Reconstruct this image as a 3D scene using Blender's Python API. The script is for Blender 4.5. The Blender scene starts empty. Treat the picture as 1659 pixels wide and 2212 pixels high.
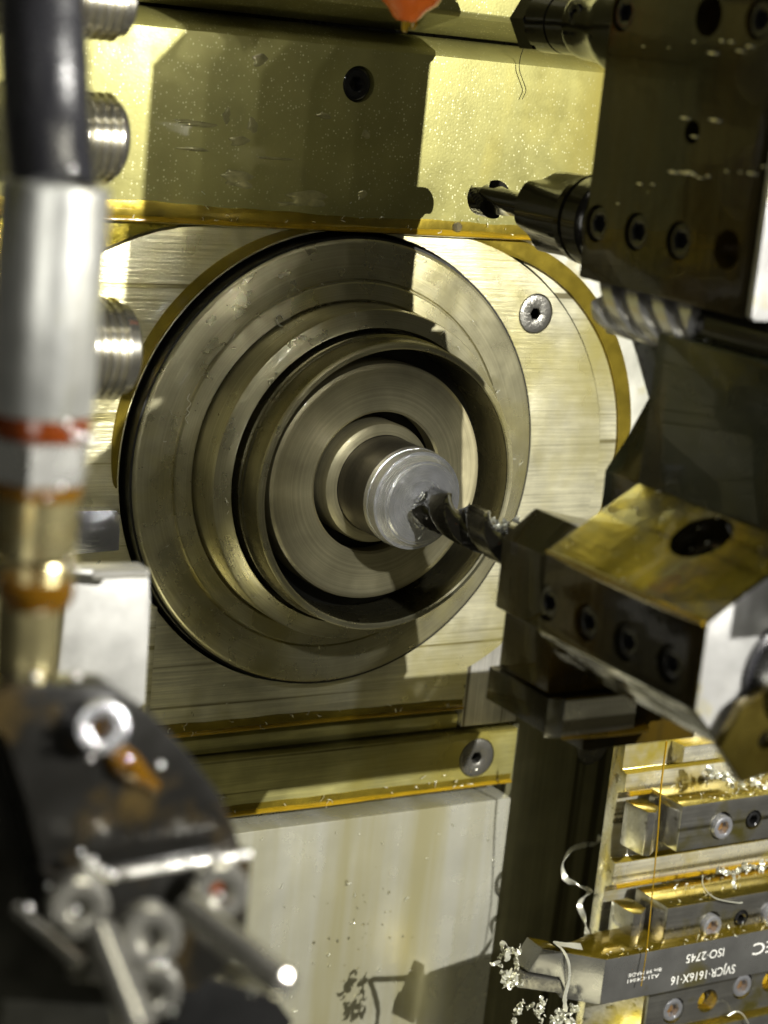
import bpy, bmesh, math, random
from mathutils import Vector, Matrix
random.seed(7)
S = 0.001                      # all helpers work in millimetres
sc = bpy.context.scene
COL = sc.collection

# ------------------------------------------------------------------ camera
CAM = Vector((-298.5909596, -506.87445935, 124.62122458))
RM = Matrix(((0.8572829519234999, -0.5050714443640625, 0.09984376009168983),
             (-0.032440376330285355, -0.24653601674845238, -0.9685905298057266),
             (0.5138225007965267, 0.8271171794453952, -0.2277358319224202)))
FP = 6383.02152213487*1659/2500      # focal length in sheet pixels (1659 x 2212 sheet)
cam = bpy.data.cameras.new('camera'); co = bpy.data.objects.new('camera', cam); COL.objects.link(co)
M4 = Matrix((( RM[0][0], -RM[1][0], -RM[2][0], CAM.x*S),
             ( RM[0][1], -RM[1][1], -RM[2][1], CAM.y*S),
             ( RM[0][2], -RM[1][2], -RM[2][2], CAM.z*S),
             (0, 0, 0, 1)))
co.matrix_world = M4
cam.sensor_fit = 'VERTICAL'; cam.sensor_height = 36; cam.sensor_width = 27
cam.lens = 36*FP/2212
cam.clip_start = 0.01; cam.clip_end = 20
cam.dof.use_dof = True; cam.dof.focus_distance = 0.583; cam.dof.aperture_fstop = 11.5
cam.dof.aperture_blades = 0
sc.camera = co

# ------------------------------------------------------------------ world (machine interior round the lens)
wd = bpy.data.worlds.new('World'); sc.world = wd; wd.use_nodes = True
nt = wd.node_tree; bg = nt.nodes['Background']
tc = nt.nodes.new('ShaderNodeTexCoord'); nz = nt.nodes.new('ShaderNodeTexNoise'); rp = nt.nodes.new('ShaderNodeValToRGB')
nz.inputs['Scale'].default_value = 2.3; nz.inputs['Detail'].default_value = 3; nz.inputs['Roughness'].default_value = .6
nt.links.new(tc.outputs['Generated'], nz.inputs['Vector']); nt.links.new(nz.outputs['Fac'], rp.inputs['Fac'])
rp.color_ramp.elements[0].position = .42; rp.color_ramp.elements[0].color = (.006, .0055, .003, 1)
rp.color_ramp.elements[1].position = .68; rp.color_ramp.elements[1].color = (.62, .60, .46, 1)
nt.links.new(rp.outputs['Color'], bg.inputs['Color'])
bg.inputs['Strength'].default_value = 0.105

# ------------------------------------------------------------------ lamps
def lamp(name, loc, power, radius, color):
    l = bpy.data.lights.new(name, 'POINT'); l.energy = power; l.shadow_soft_size = radius*S; l.color = color
    o = bpy.data.objects.new(name, l); COL.objects.link(o); o.location = Vector(loc)*S
LEDC = (1.0, .97, .90)
lamp('work_lamp', (196, -650, 220), 42, 3.0, LEDC)
for i, p in enumerate((1.6, 1.1, .7, .4)):
    lamp('work_lamp', (150-45*i, -652, 220), p, 3.0, LEDC)
def area(name, loc, target, power, sx, sy, color):
    l = bpy.data.lights.new(name, 'AREA'); l.energy = power; l.shape = 'RECTANGLE'; l.size = sx*S; l.size_y = sy*S; l.color = color
    o = bpy.data.objects.new(name, l); COL.objects.link(o); o.location = Vector(loc)*S
    o.rotation_euler = (Vector(target)-Vector(loc)).to_track_quat('-Z', 'Y').to_euler()
area('ceiling_lamp', (-60, -330, 480), (0, -60, 0), .36, 340, 60, (1, .95, .78))
area('foreground_fill', (-350, -440, 60), (-150, -180, -40), .22, 120, 200, (1, .97, .88))  # invented fill light, added to brighten the left foreground

area('low_fill', (-120, -300, -330), (0, 0, -60), .30, 160, 120, (1, .93, .62))  # added warm fill from below, brightens the lower left spindle rings
sl_ = bpy.data.lights.new('nose_fill', 'SPOT'); sl_.energy = 6.5; sl_.spot_size = math.radians(13); sl_.spot_blend = 1; sl_.shadow_soft_size = .006  # spot added to brighten the bar end that the work lamp misses
so_ = bpy.data.objects.new('nose_fill', sl_); COL.objects.link(so_); so_.location = Vector((-110, -420, 210))*S
so_.rotation_euler = (Vector((4, -44, -2))-Vector((-110, -420, 210))).to_track_quat('-Z', 'Y').to_euler()
sc.view_settings.view_transform = 'Standard'; sc.view_settings.look = 'None'
sc.view_settings.exposure = 0; sc.view_settings.gamma = 1; sc.view_settings.use_curve_mapping = False
sc.cycles.max_bounces = 8; sc.cycles.sample_clamp_indirect = 6

# ------------------------------------------------------------------ picture-to-place helper (gives real points on real planes)
def W(px, py, **k):
    d = RM.transposed() @ Vector(((px-829.5)/FP, (py-1106)/FP, 1))
    if 'd' in k: return CAM + d*k['d']
    a = 'XYZ'.index(list(k)[0]); v = list(k.values())[0]
    return CAM + d*((v-CAM[a])/d[a])
def proj(p):
    q = RM @ (Vector(p)-CAM); return 829.5+FP*q.x/q.z, 1106+FP*q.y/q.z
def zat(x, y, py):                    # height of the point above (x,y) that shows on row py
    a, b = -400., 400.
    for _ in range(40):
        m = (a+b)/2
        if proj((x, y, m))[1] > py: a = m
        else: b = m
    return (a+b)/2

# ------------------------------------------------------------------ materials
MAT = {}
def mat(name, base, rough=.4, metal=.8, brush=None, bscale=1.0, bstr=.25, stain=None, sthr=(.5, .62), sscale=.02, sstretch=(1, 1, 1),
        srough=.15, bump=0, bumpscale=.5, sparkle=0, coat=0, var=.25, varscale=.05, top=None, trans=0, spec=.5, ior=1.5, turned=0, spk=(.08,.2)):
    m = bpy.data.materials.new(name); m.use_nodes = True; n = m.node_tree.nodes; L = m.node_tree.links
    b = n['Principled BSDF']
    b.inputs['Metallic'].default_value = metal; b.inputs['Coat Weight'].default_value = coat
    b.inputs['Coat Roughness'].default_value = .04
    b.inputs['Transmission Weight'].default_value = trans; b.inputs['IOR'].default_value = ior
    b.inputs['Specular IOR Level'].default_value = spec
    t = n.new('ShaderNodeTexCoord'); mp = n.new('ShaderNodeMapping'); mp.inputs['Scale'].default_value = (1000,)*3
    L.new(t.outputs['Object'], mp.inputs['Vector']); V = mp.outputs['Vector']
    def noise(scale, stretch=(1, 1, 1), det=3, rg=.55):
        q = n.new('ShaderNodeMapping'); q.inputs['Scale'].default_value = stretch; L.new(V, q.inputs['Vector'])
        z = n.new('ShaderNodeTexNoise'); z.inputs['Scale'].default_value = scale; z.inputs['Detail'].default_value = det
        z.inputs['Roughness'].default_value = rg; L.new(q.outputs['Vector'], z.inputs['Vector']); return z.outputs['Fac']
    def ramp(f, a, c, o0=0., o1=1.):
        r = n.new('ShaderNodeMapRange'); r.inputs['From Min'].default_value = a; r.inputs['From Max'].default_value = c
        r.inputs['To Min'].default_value = o0; r.inputs['To Max'].default_value = o1; L.new(f, r.inputs['Value']); return r.outputs['Result']
    def mixc(f, a, c, typ='MIX'):
        x = n.new('ShaderNodeMix'); x.data_type = 'RGBA'; x.blend_type = typ
        for s, v in (('Factor', f), ('A', a), ('B', c)):
            sk = [i for i in x.inputs if i.name == s and (i.type == ('VALUE' if s == 'Factor' else 'RGBA'))][0]
            if hasattr(v, 'links'): L.new(v, sk)
            else: sk.default_value = v
        return [o for o in x.outputs if o.type == 'RGBA'][0]
    def mixf(f, a, c):
        x = n.new('ShaderNodeMix'); x.data_type = 'FLOAT'
        for i, v in zip((0, 2, 3), (f, a, c)):
            if hasattr(v, 'links'): L.new(v, x.inputs[i])
            else: x.inputs[i].default_value = v
        return x.outputs[0]
    bc = tuple(base)+(1,)
    dk = tuple(c*(1-var) for c in base)+(1,); lt = tuple(min(1, c*(1+var)) for c in base)+(1,)
    c = mixc(ramp(noise(varscale, det=5), .3, .7), dk, lt)
    r = ramp(noise(varscale*2.3, det=4), .3, .7, rough*.8, min(1, rough*1.2))
    hs = []
    if brush:
        st = {'X': (.02, 1, 1), 'Z': (1, 1, .02), 'Y': (1, .02, 1)}[brush]
        bn = noise(bscale, st, 4, .7)
        c = mixc(1.0, c, mixc(ramp(bn, .3, .7), (.72, .72, .72, 1), (1.25, 1.25, 1.25, 1)), 'MULTIPLY')
        hs.append((bn, bstr))
        bn2 = noise(bscale*.28, (st[0]*.4, st[1], st[2]) if brush == 'X' else st, 2, .5)
        sc_ = ramp(bn2, .60, .66)
        c = mixc(sc_, c, (base[0]*.28, base[1]*.26, base[2]*.2, 1))
    if turned:
        sx = n.new('ShaderNodeSeparateXYZ'); L.new(V, sx.inputs[0])
        cb = n.new('ShaderNodeCombineXYZ'); L.new(sx.outputs['X'], cb.inputs['X']); L.new(sx.outputs['Z'], cb.inputs['Y'])
        ln = n.new('ShaderNodeVectorMath'); ln.operation = 'LENGTH'; L.new(cb.outputs[0], ln.inputs[0])
        ad = n.new('ShaderNodeMath'); ad.operation = 'MULTIPLY_ADD'; L.new(sx.outputs['Y'], ad.inputs[0]); ad.inputs[1].default_value = .7; L.new(ln.outputs['Value'], ad.inputs[2])
        z = n.new('ShaderNodeTexNoise'); z.noise_dimensions = '1D'; z.inputs['Scale'].default_value = turned; z.inputs['Detail'].default_value = 5
        z.inputs['Roughness'].default_value = .75
        L.new(ad.outputs[0], z.inputs['W']); hs.append((z.outputs['Fac'], bstr))
        c = mixc(1.0, c, mixc(ramp(z.outputs['Fac'], .3, .7), (.82, .82, .82, 1), (1.15, 1.15, 1.15, 1)), 'MULTIPLY')
    if stain:
        f = ramp(noise(sscale, sstretch, 4, .6), *sthr)
        c = mixc(f, c, tuple(stain)+(1,)); r = mixf(f, r, srough)
    if top:
        g = n.new('ShaderNodeNewGeometry'); sx = n.new('ShaderNodeSeparateXYZ'); L.new(g.outputs['Normal'], sx.inputs[0])
        w = n.new('ShaderNodeMath'); w.operation = 'MULTIPLY_ADD'; L.new(noise(.06, det=4), w.inputs[0]); w.inputs[1].default_value = .9; L.new(sx.outputs['Z'], w.inputs[2])
        f = ramp(w.outputs[0], 1.12, 1.3)
        c = mixc(f, c, tuple(top)+(1,)); r = mixf(f, r, .12)
    if sparkle:
        vo = n.new('ShaderNodeTexVoronoi'); vo.inputs['Scale'].default_value = sparkle; L.new(V, vo.inputs['Vector'])
        sp = n.new('ShaderNodeSeparateColor'); L.new(vo.outputs['Color'], sp.inputs[0])
        f = ramp(sp.outputs[0], .62, .85)
        dd = ramp(vo.outputs['Distance'], .22, .38, 1., 0.)
        mm = n.new('ShaderNodeMath'); mm.operation = 'MULTIPLY'; L.new(f, mm.inputs[0]); L.new(dd, mm.inputs[1])
        pn = ramp(noise(.03, det=2), .32, .56)
        m2 = n.new('ShaderNodeMath'); m2.operation = 'MULTIPLY'; L.new(mm.outputs[0], m2.inputs[0]); L.new(pn, m2.inputs[1])
        c = mixc(m2.outputs[0], c, (.66, .64, .36, 1)); hs.append((vo.outputs['Distance'], .06))  # glints painted in: pale specks mixed into the base colour
        hs.append((noise(2.2, det=2), .05))
    if bump: hs.append((noise(bumpscale, det=4), bump))
    if hasattr(c, 'links'): L.new(c, b.inputs['Base Color'])
    if hasattr(r, 'links'): L.new(r, b.inputs['Roughness'])
    prev = None
    for h, s in hs:
        bp = n.new('ShaderNodeBump'); bp.inputs['Strength'].default_value = s; bp.inputs['Distance'].default_value = .0003
        L.new(h, bp.inputs['Height'])
        if prev: L.new(prev, bp.inputs['Normal'])
        prev = bp.outputs['Normal']
    if prev: L.new(prev, b.inputs['Normal'])
    MAT[name] = m; return m
mat('blasted_plate', (.28, .265, .09), .45, .55, sparkle=1.15, stain=(.40, .35, .09), sthr=(.55, .72), sscale=.012, sstretch=(1.6, 1, .5), srough=.3, coat=.9, var=.15)
mat('milled_plate', (.60, .575, .40), .36, .65, brush='X', bscale=1.3, bstr=.5, stain=(.56, .50, .17), sthr=(.42, .72), sscale=.022, srough=.22, coat=.5)
mat('clean_plate', (.58, .57, .52), .36, .7, brush='Z', bscale=.9, bstr=.12, stain=(.55, .50, .14), sthr=(.52, .66), sscale=.02, srough=.22, sstretch=(1, 1, .5))
mat('lower_plate', (.44, .41, .16), .38, .65, coat=.5, brush='X', bscale=1.6, bstr=.12, stain=(.46, .40, .10), sthr=(.5, .66), sscale=.02, srough=.25)
mat('panel', (.66, .66, .56), .27, .66, stain=(.54, .51, .30), sthr=(.42, .68), sscale=.028, sstretch=(1.7, 1, .10), srough=.22, coat=.5, bump=.15, bumpscale=.05, var=.12, varscale=.04)
mat('turned_steel', (.40, .375, .235), .30, .76, coat=.5, turned=1.6, bstr=.25, stain=(.42, .37, .12), sthr=(.50, .74), sscale=.02, srough=.2)
mat('turned_dark', (.20, .185, .11), .26, .92, turned=2.2, bstr=.2)
mat('nose_face', (.44, .40, .24), .36, .72, coat=.4, turned=1.2, bstr=.2)
mat('groove_black', (.010, .010, .008), .35, .2)
mat('bore_dark', (.035, .028, .012), .22, .5, coat=.5)
mat('bright_steel', (.92, .92, .84), .19, .8, turned=2.4, bstr=.5, var=.25, varscale=.15, coat=.5)
mat('bar_steel', (.12, .11, .09), .38, .9, turned=.6, bstr=.1)
mat('oil', (.48, .31, .015), .08, 0, coat=1, trans=.55, var=.3, ior=1.45, bump=.3, bumpscale=.12)
mat('oil_dark', (.16, .075, .005), .07, 0, coat=1, trans=.4, ior=1.45, bump=.3, bumpscale=.15)
mat('oil_clear', (.95, .92, .75), .03, 0, trans=.95, ior=1.4, var=.02)
mat('film_brown', (.34, .255, .03), .2, .75, coat=.8, var=.4, varscale=.08, bump=.3, bumpscale=.2)
mat('column_shade', (.10, .095, .05), .42, .4, brush='Z', bscale=.5, bstr=.1, var=.2)  # base darkened to carry the shade that lies on the column
mat('turret_black', (.013, .011, .004), .24, .2, stain=(.038, .024, .003), sthr=(.45, .62), sscale=.035, sstretch=(1, 1, .15), srough=.16, coat=.35, bump=.9, bumpscale=.12, brush='Z', bscale=.2, bstr=.6, spec=.35)
mat('reflection_patch', (.36, .34, .16), .14, .4, coat=1, var=.3, varscale=.3, bump=.5, bumpscale=.4)
mat('turret_body', (.008, .013, .007), .3, .3, stain=(.055, .036, .008), sthr=(.5, .66), sscale=.04, sstretch=(1, 1, .2), coat=.4, bump=.25, bumpscale=.09)
mat('oiled_gold', (.13, .10, .018), .26, .85, stain=(.06, .04, .006), sthr=(.46, .62), sscale=.045, srough=.16, coat=.6, bump=.35, bumpscale=.3)
mat('gold_film', (.50, .40, .045), .2, .8, coat=.8, bump=.5, bumpscale=.35, brush='Y', bscale=1.2, bstr=.6, var=.4, varscale=.08, stain=(.30, .27, .16), sthr=(.5, .62), sscale=.06)
mat('streak_reflection', (.85, .84, .75), .25, .4, stain=(.03, .028, .015), sthr=(.46, .52), sscale=.13, sstretch=(1.6, .35, 1.6), srough=.1, bump=.9, bumpscale=.14, coat=.6, var=.5)  # wet reflections painted as bright and dark streaks
mat('end_steel', (.38, .38, .37), .36, .6, bump=.25, bumpscale=.5, stain=(.55, .48, .15), sthr=(.6, .74), sscale=.05)
mat('gang_steel', (.50, .49, .44), .20, .92, brush='X', bscale=.7, bstr=.08, stain=(.42, .37, .11), sthr=(.55, .7), sscale=.05, top=(.50, .40, .07), coat=.5)
mat('gang_base', (.64, .62, .50), .26, .7, brush='X', bscale=.9, bstr=.1, stain=(.56, .46, .09), sthr=(.50, .66), sscale=.035, top=(.55, .42, .05), coat=.6)
mat('tool_black', (.20, .20, .19), .30, .75, bump=.1, bumpscale=.8, stain=(.20, .17, .03), sthr=(.6, .75), sscale=.04, top=(.22, .16, .01), coat=.3)
mat('screw_steel', (.62, .63, .67), .2, .85, turned=2, bstr=.3)
mat('screw_black', (.022, .022, .022), .22, .6, coat=.6, bump=.3, bumpscale=.8)
mat('screw_grey', (.22, .215, .19), .3, .8, bump=.6, bumpscale=1.2)
mat('thread_steel', (.55, .53, .45), .2, .95, var=.15)
mat('rubber', (.014, .014, .017), .27, 0, bump=.6, bumpscale=.6, coat=1, spec=.9)
mat('aluminium', (.66, .67, .64), .36, .75, stain=(.60, .58, .24), sthr=(.5, .62), sscale=.05, sstretch=(1.5, 1.5, .3), brush='Z', bscale=.3, bstr=.1)
mat('amber_ring', (.11, .022, .003), .15, 0, coat=1)
mat('nickel', (.66, .66, .62), .25, .8, stain=(.60, .50, .08), sthr=(.55, .66), sscale=.07)
mat('brass', (.50, .44, .22), .25, .85, stain=(.45, .26, .01), sthr=(.52, .66), sscale=.06, coat=.4)
mat('bracket_grey', (.44, .44, .42), .42, .5, stain=(.42, .38, .15), sthr=(.55, .7), sscale=.03)
mat('bracket_dark', (.012, .0115, .010), .32, .4, stain=(.08, .055, .02), sthr=(.52, .68), sscale=.04, coat=.3)
mat('rod_steel', (.46, .45, .40), .2, .85)
mat('white_steel', (.74, .73, .68), .24, .7)
mat('orange_plastic', (.90, .17, .02), .28, 0, coat=.6, bump=.3, bumpscale=.12)
mat('swarf_silver', (.74, .74, .62), .32, .65, bump=.4, bumpscale=2)
mat('glint_bead', (.85, .86, .86), .28, 1, var=.02)
mat('glint_drop', (.80, .80, .76), .14, .9, var=.02)
mat('swarf_dark', (.05, .045, .035), .3, .8)
mat('drill_black', (.011, .010, .007), .16, .15, coat=.25, bump=.2, bumpscale=.4)
mat('white_ink', (.62, .62, .58), .5, 0, var=.1)
mat('casting', (.50, .50, .43), .42, .45, stain=(.50, .45, .18), sthr=(.56, .7), sscale=.03, bump=.3, bumpscale=1.2)
mat('machine_dark', (.045, .042, .024), .34, .35, coat=.3, stain=(.06, .045, .01), sthr=(.5, .65), sscale=.02)

# ------------------------------------------------------------------ mesh builders
ORG = {}
def finish(name, bm, m, parent=None, bevel=0, angle=32, cut=None, seg=2):
    bmesh.ops.recalc_face_normals(bm, faces=bm.faces)
    if bevel:
        es = [e for e in bm.edges if len(e.link_faces) == 2 and e.calc_face_angle(0) > math.radians(28)]
        bmesh.ops.bevel(bm, geom=es, offset=bevel, segments=seg, profile=.6, affect='EDGES', clamp_overlap=True)
    me = bpy.data.meshes.new(name); bm.to_mesh(me); bm.free()
    if cut:
        t = bpy.data.objects.new('cut_tmp', me); COL.objects.link(t); tmp = []
        for cb in cut:
            cm = bpy.data.meshes.new('c'); bmesh.ops.recalc_face_normals(cb, faces=cb.faces); cb.to_mesh(cm); cb.free()
            c_ = bpy.data.objects.new('c', cm); COL.objects.link(c_); tmp.append(c_)
            md = t.modifiers.new('b', 'BOOLEAN'); md.operation = 'DIFFERENCE'; md.object = c_; md.solver = 'EXACT'
        dg = bpy.context.evaluated_depsgraph_get(); dg.update()
        me2 = bpy.data.meshes.new_from_object(t.evaluated_get(dg)); bpy.data.objects.remove(t)
        for c_ in tmp: bpy.data.objects.remove(c_)
        me = me2; me.name = name
    org = Vector((0, 0, 0))
    if parent is not None: org = ORG[parent.name]
    for v in me.vertices: v.co = (v.co-org)*S
    me.polygons.foreach_set('use_smooth', [True]*len(me.polygons)); me.set_sharp_from_angle(angle=math.radians(angle))
    me.materials.clear(); me.materials.append(MAT[m]); me.update()
    o = bpy.data.objects.new(name, me); COL.objects.link(o)
    if parent is not None: o.parent = parent
    ORG[o.name] = org
    return o
def thing(name, label, cat, loc, group=None):
    o = bpy.data.objects.new(name, None); COL.objects.link(o); o.location = Vector(loc)*S; o.empty_display_size = .01
    o['label'] = label; o['category'] = cat
    if group: o['group'] = group
    ORG[o.name] = Vector(loc); return o
def tag(o, label, cat, group=None):
    # single-mesh thing: put the origin at the mesh's lowest centre
    me = o.data; xs = [v.co for v in me.vertices]
    c = Vector((sum(v.x for v in xs)/len(xs), sum(v.y for v in xs)/len(xs), min(v.z for v in xs)))
    for v in me.vertices: v.co -= c
    o.location = c; o['label'] = label; o['category'] = cat
    if group: o['group'] = group
    return o
def NB(): return bmesh.new()
def box(bm, a, b):
    x0, y0, z0 = a; x1, y1, z1 = b
    vs = [bm.verts.new(p) for p in ((x0,y0,z0),(x1,y0,z0),(x1,y1,z0),(x0,y1,z0),(x0,y0,z1),(x1,y0,z1),(x1,y1,z1),(x0,y1,z1))]
    for f in ((0,3,2,1),(4,5,6,7),(0,1,5,4),(1,2,6,5),(2,3,7,6),(3,0,4,7)): bm.faces.new([vs[i] for i in f])
    return bm
def prism(bm, pts, u0, u1, ax='Y'):
    """pts are (x,z) for ax Y, (y,z) for ax X, (x,y) for ax Z"""
    def P(p, u):
        return {'Y': (p[0], u, p[1]), 'X': (u, p[0], p[1]), 'Z': (p[0], p[1], u)}[ax]
    A = [bm.verts.new(P(p, u0)) for p in pts]; B = [bm.verts.new(P(p, u1)) for p in pts]; n = len(pts)
    bm.faces.new(A); bm.faces.new(B[::-1])
    for i in range(n): bm.faces.new((A[i], A[(i+1) % n], B[(i+1) % n], B[i]))
    return bm
def pxprism(bm, pts, Y, depth):
    q = [W(x, y, Y=Y) for x, y in pts]
    return prism(bm, [(p.x, p.z) for p in q], Y, Y+depth)
def frame(axis):
    a = Vector(axis).normalized(); u = a.orthogonal().normalized()
    if abs(a.y) > .9: u = Vector((1, 0, 0))
    elif abs(a.z) > .9: u = Vector((1, 0, 0))
    elif abs(a.x) > .9: u = Vector((0, 1, 0))
    u = (u - a*u.dot(a)).normalized(); return a, u, a.cross(u)
def lathe(bm, org, axis, prof, seg=48):
    """prof: (t, r[, 'hex'])"""
    a, u, v = frame(axis); org = Vector(org); rings = []
    for p in prof:
        t, r = p[0], p[1]; hx = len(p) > 2
        if r <= 1e-6: rings.append([bm.verts.new(org+a*t)]); continue
        ring = []
        for i in range(seg):
            th = 2*math.pi*i/seg; rr = r
            if hx: rr = r*math.cos(math.pi/6)/math.cos((th % (math.pi/3))-math.pi/6)
            ring.append(bm.verts.new(org+a*t+(u*math.cos(th)+v*math.sin(th))*rr))
        rings.append(ring)
    for A, B in zip(rings, rings[1:]):
        n = max(len(A), len(B))
        for i in range(n):
            f = [A[i % len(A)]]
            if len(A) > 1: f.append(A[(i+1) % len(A)])
            if len(B) > 1: f.append(B[(i+1) % len(B)])
            f.append(B[i % len(B)])
            bm.faces.new(f)
    for R_ in (rings[0], rings[-1]):
        if len(R_) > 2: bm.faces.new(R_)
    return bm
def ring(bm, org, axis, prof, seg=96):
    """closed profile revolved (tube-like solid)"""
    a, u, v = frame(axis); org = Vector(org); rings = []
    for t, r in prof:
        rings.append([bm.verts.new(org+a*t+(u*math.cos(2*math.pi*i/seg)+v*math.sin(2*math.pi*i/seg))*r) for i in range(seg)])
    for k in range(len(rings)):
        A, B = rings[k], rings[(k+1) % len(rings)]
        for i in range(seg): bm.faces.new((A[i], A[(i+1) % seg], B[(i+1) % seg], B[i]))
    return bm
def cyl(bm, p0, p1, r0, r1=None, seg=32, bev=0):
    p0 = Vector(p0); p1 = Vector(p1); h = (p1-p0).length; r1 = r0 if r1 is None else r1
    pr = [(0, 0), (0, r0-bev), (bev, r0), (h-bev, r1), (h, r1-bev), (h, 0)] if bev else [(0, 0), (0, r0), (h, r1), (h, 0)]
    return lathe(bm, p0, p1-p0, pr, seg)
def catmull(P, n=8):
    P = [Vector(p) for p in P]; Q = [P[0]*2-P[1]]+P+[P[-1]*2-P[-2]]; out = []
    for i in range(1, len(Q)-2):
        for k in range(n):
            t = k/n; a, b, c, d = Q[i-1:i+3]
            out.append(.5*((2*b)+(c-a)*t+(2*a-5*b+4*c-d)*t*t+(3*b-a-3*c+d)*t**3))
    out.append(P[-1]); return out
def tube(bm, pts, r, seg=12, smooth=8):
    path = catmull(pts, smooth) if smooth else [Vector(p) for p in pts]; n = len(path); rings = []; u = None
    for i, p in enumerate(path):
        t = (path[min(i+1, n-1)]-path[max(i-1, 0)]).normalized()
        u = t.orthogonal().normalized() if u is None else (u-t*u.dot(t)).normalized()
        v = t.cross(u); rr = r(i/(n-1)) if callable(r) else r
        rings.append([bm.verts.new(p+(u*math.cos(2*math.pi*k/seg)+v*math.sin(2*math.pi*k/seg))*rr) for k in range(seg)])
    for A, B in zip(rings, rings[1:]):
        for k in range(seg): bm.faces.new((A[k], A[(k+1) % seg], B[(k+1) % seg], B[k]))
    bm.faces.new(rings[0]); bm.faces.new(rings[-1]); return bm
def ribbon(bm, pts, w, th=.12, twist=1.5, smooth=8, ph=0., jag=0.):
    """a thin curled strip of metal with real thickness"""
    path = catmull(pts, smooth); n = len(path); rings = []; u = None
    for i, p in enumerate(path):
        t = (path[min(i+1, n-1)]-path[max(i-1, 0)]).normalized()
        if t.length < .5: t = Vector((0, 0, 1))
        u = t.orthogonal().normalized() if u is None else (u-t*u.dot(t)).normalized()
        v = t.cross(u); a = ph+twist*math.pi*i/n; ww = w(i/(n-1)) if callable(w) else w
        ww = max(.12, ww*(1+jag*random.uniform(-1, 1)))
        A = (u*math.cos(a)+v*math.sin(a))*ww/2; B = (-u*math.sin(a)+v*math.cos(a))*th/2
        rings.append([bm.verts.new(p+q) for q in (A+B, -A+B, -A-B, A-B)])
    for A, B in zip(rings, rings[1:]):
        for k in range(4): bm.faces.new((A[k], A[(k+1) % 4], B[(k+1) % 4], B[k]))
    bm.faces.new(rings[0]); bm.faces.new(rings[-1]); return bm
def twist(bm, org, axis, R, L, pitch, flutes=2, depth=.55, point=0., phase=0., nseg=48, nl=60, sharp=1.6):
    """fluted tool: cross-section with flutes turned along a helix; point = length of cone tip at t=0"""
    a, u, v = frame(axis); org = Vector(org); rings = []; tip = None
    for k in range(nl+1):
        t = L*k/nl; s = 1.
        if point and t < point: s = max(.02, t/point)
        rr = []
        for i in range(nseg):
            th = 2*math.pi*i/nseg; q = math.cos(flutes*(th-phase-2*math.pi*t/pitch))
            g = max(0, q)**(1/sharp)
            rr.append(bm.verts.new(org+a*t+(u*math.cos(th)+v*math.sin(th))*R*s*(1-depth*g)))
        rings.append(rr)
    for A, B in zip(rings, rings[1:]):
        for i in range(nseg): bm.faces.new((A[i], A[(i+1) % nseg], B[(i+1) % nseg], B[i]))
    bm.faces.new(rings[0]); bm.faces.new(rings[-1]); return bm
def oilstrip(x0, x1, y, z, h, out, name_parent, m='oil', seed=1, droop=0.):
    rnd = random.Random(seed); bm = NB(); rings = []; n = 150; a = [rnd.uniform(0, 6.28) for _ in range(5)]
    for i in range(n+1):
        x = x0+(x1-x0)*i/n
        g = 1+.12*math.sin(x*.031+a[0])+.06*math.sin(x*.13+a[1])+.03*math.sin(x*.41+a[2]); g2 = 1+.35*math.sin(x*.07+a[3])
        ring_ = []
        for k in range(9):
            q = k/8; ring_.append(bm.verts.new((x, y-out*g2*math.sin(math.pi*q**.7)**.8, z-droop+q*h*g)))
        ring_.append(bm.verts.new((x, y+.4, z+h*.8))); ring_.append(bm.verts.new((x, y+.4, z+.2))); rings.append(ring_)
    for A, B in zip(rings, rings[1:]):
        for k in range(11): bm.faces.new((A[k], A[(k+1) % 11], B[(k+1) % 11], B[k]))
    bm.faces.new(rings[0]); bm.faces.new(rings[-1])
    return finish('oil_bead', bm, m, name_parent, angle=60)
def screw_bm(c, axis, r, hexr, head=1.0, hd=2.2, back=3, chamf=.5):
    """socket head seen along -axis: axis points out of the surface, head stands 'head' mm proud of c"""
    return lathe(NB(), c, axis, [(-back, 0), (-back, r), (head-chamf, r), (head-chamf*.3, r-chamf*.35), (head, r-chamf),
                 (head, hexr*1.22), (head-.25, hexr*1.05, 1), (head-hd, hexr, 1), (head-hd-.5, 0)], 48)
def copy_obj(o, parent, delta):
    c = o.copy(); COL.objects.link(c); c.parent = parent; c.location = Vector(delta)*S; return c
def cylbm(c, axis, r, d0=-1, d1=8, seg=40):
    a = Vector(axis).normalized(); return cyl(NB(), Vector(c)-a*d1, Vector(c)-a*d0, r, seg=seg)
NEGY = (0, -1, 0); NEGX = (-1, 0, 0)

# =================================================================== HEADSTOCK WALL
# back casting that closes the scene behind every plate
t = thing('headstock', 'dark cast headstock body behind the bright plates and the spindle', 'machine body', (0, 30, -200))
finish('casting_body', box(NB(), (-260, 34, -330), (420, 90, 300)), 'machine_dark', t)

# cover plate on top
PX0, PX1 = -170, 150
t = thing('cover_plate', 'sandblasted olive cover plate above the spindle, edged with amber oil', 'cover plate', (0, 2, 72))
c = W(775, 182, Y=2)
prof = [(2, 71.8), (2, 124.8), (3.4, 126.2), (12, 129.2), (16, 130.2), (32, 130.2), (32, 71.8)]
finish('plate', prism(NB(), prof, PX0, PX1, 'X'), 'blasted_plate', t, bevel=.5, cut=[cylbm(c, NEGY, 5.3, -1, 9)])
finish('socket_screw', screw_bm(c+Vector((0, 5.5, 0)), NEGY, 4.9, 2.3, 4.2, 3.5), 'screw_black', t)
oilstrip(PX0+1, PX1-1, 2.05, 72.0, 5.0, .16, t, 'film_brown', 5).name = 'oil_film'
oilstrip(PX0+1, PX1-1, 2.0, 71.3, 2.0, 1.3, t, 'oil', 3)

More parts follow.
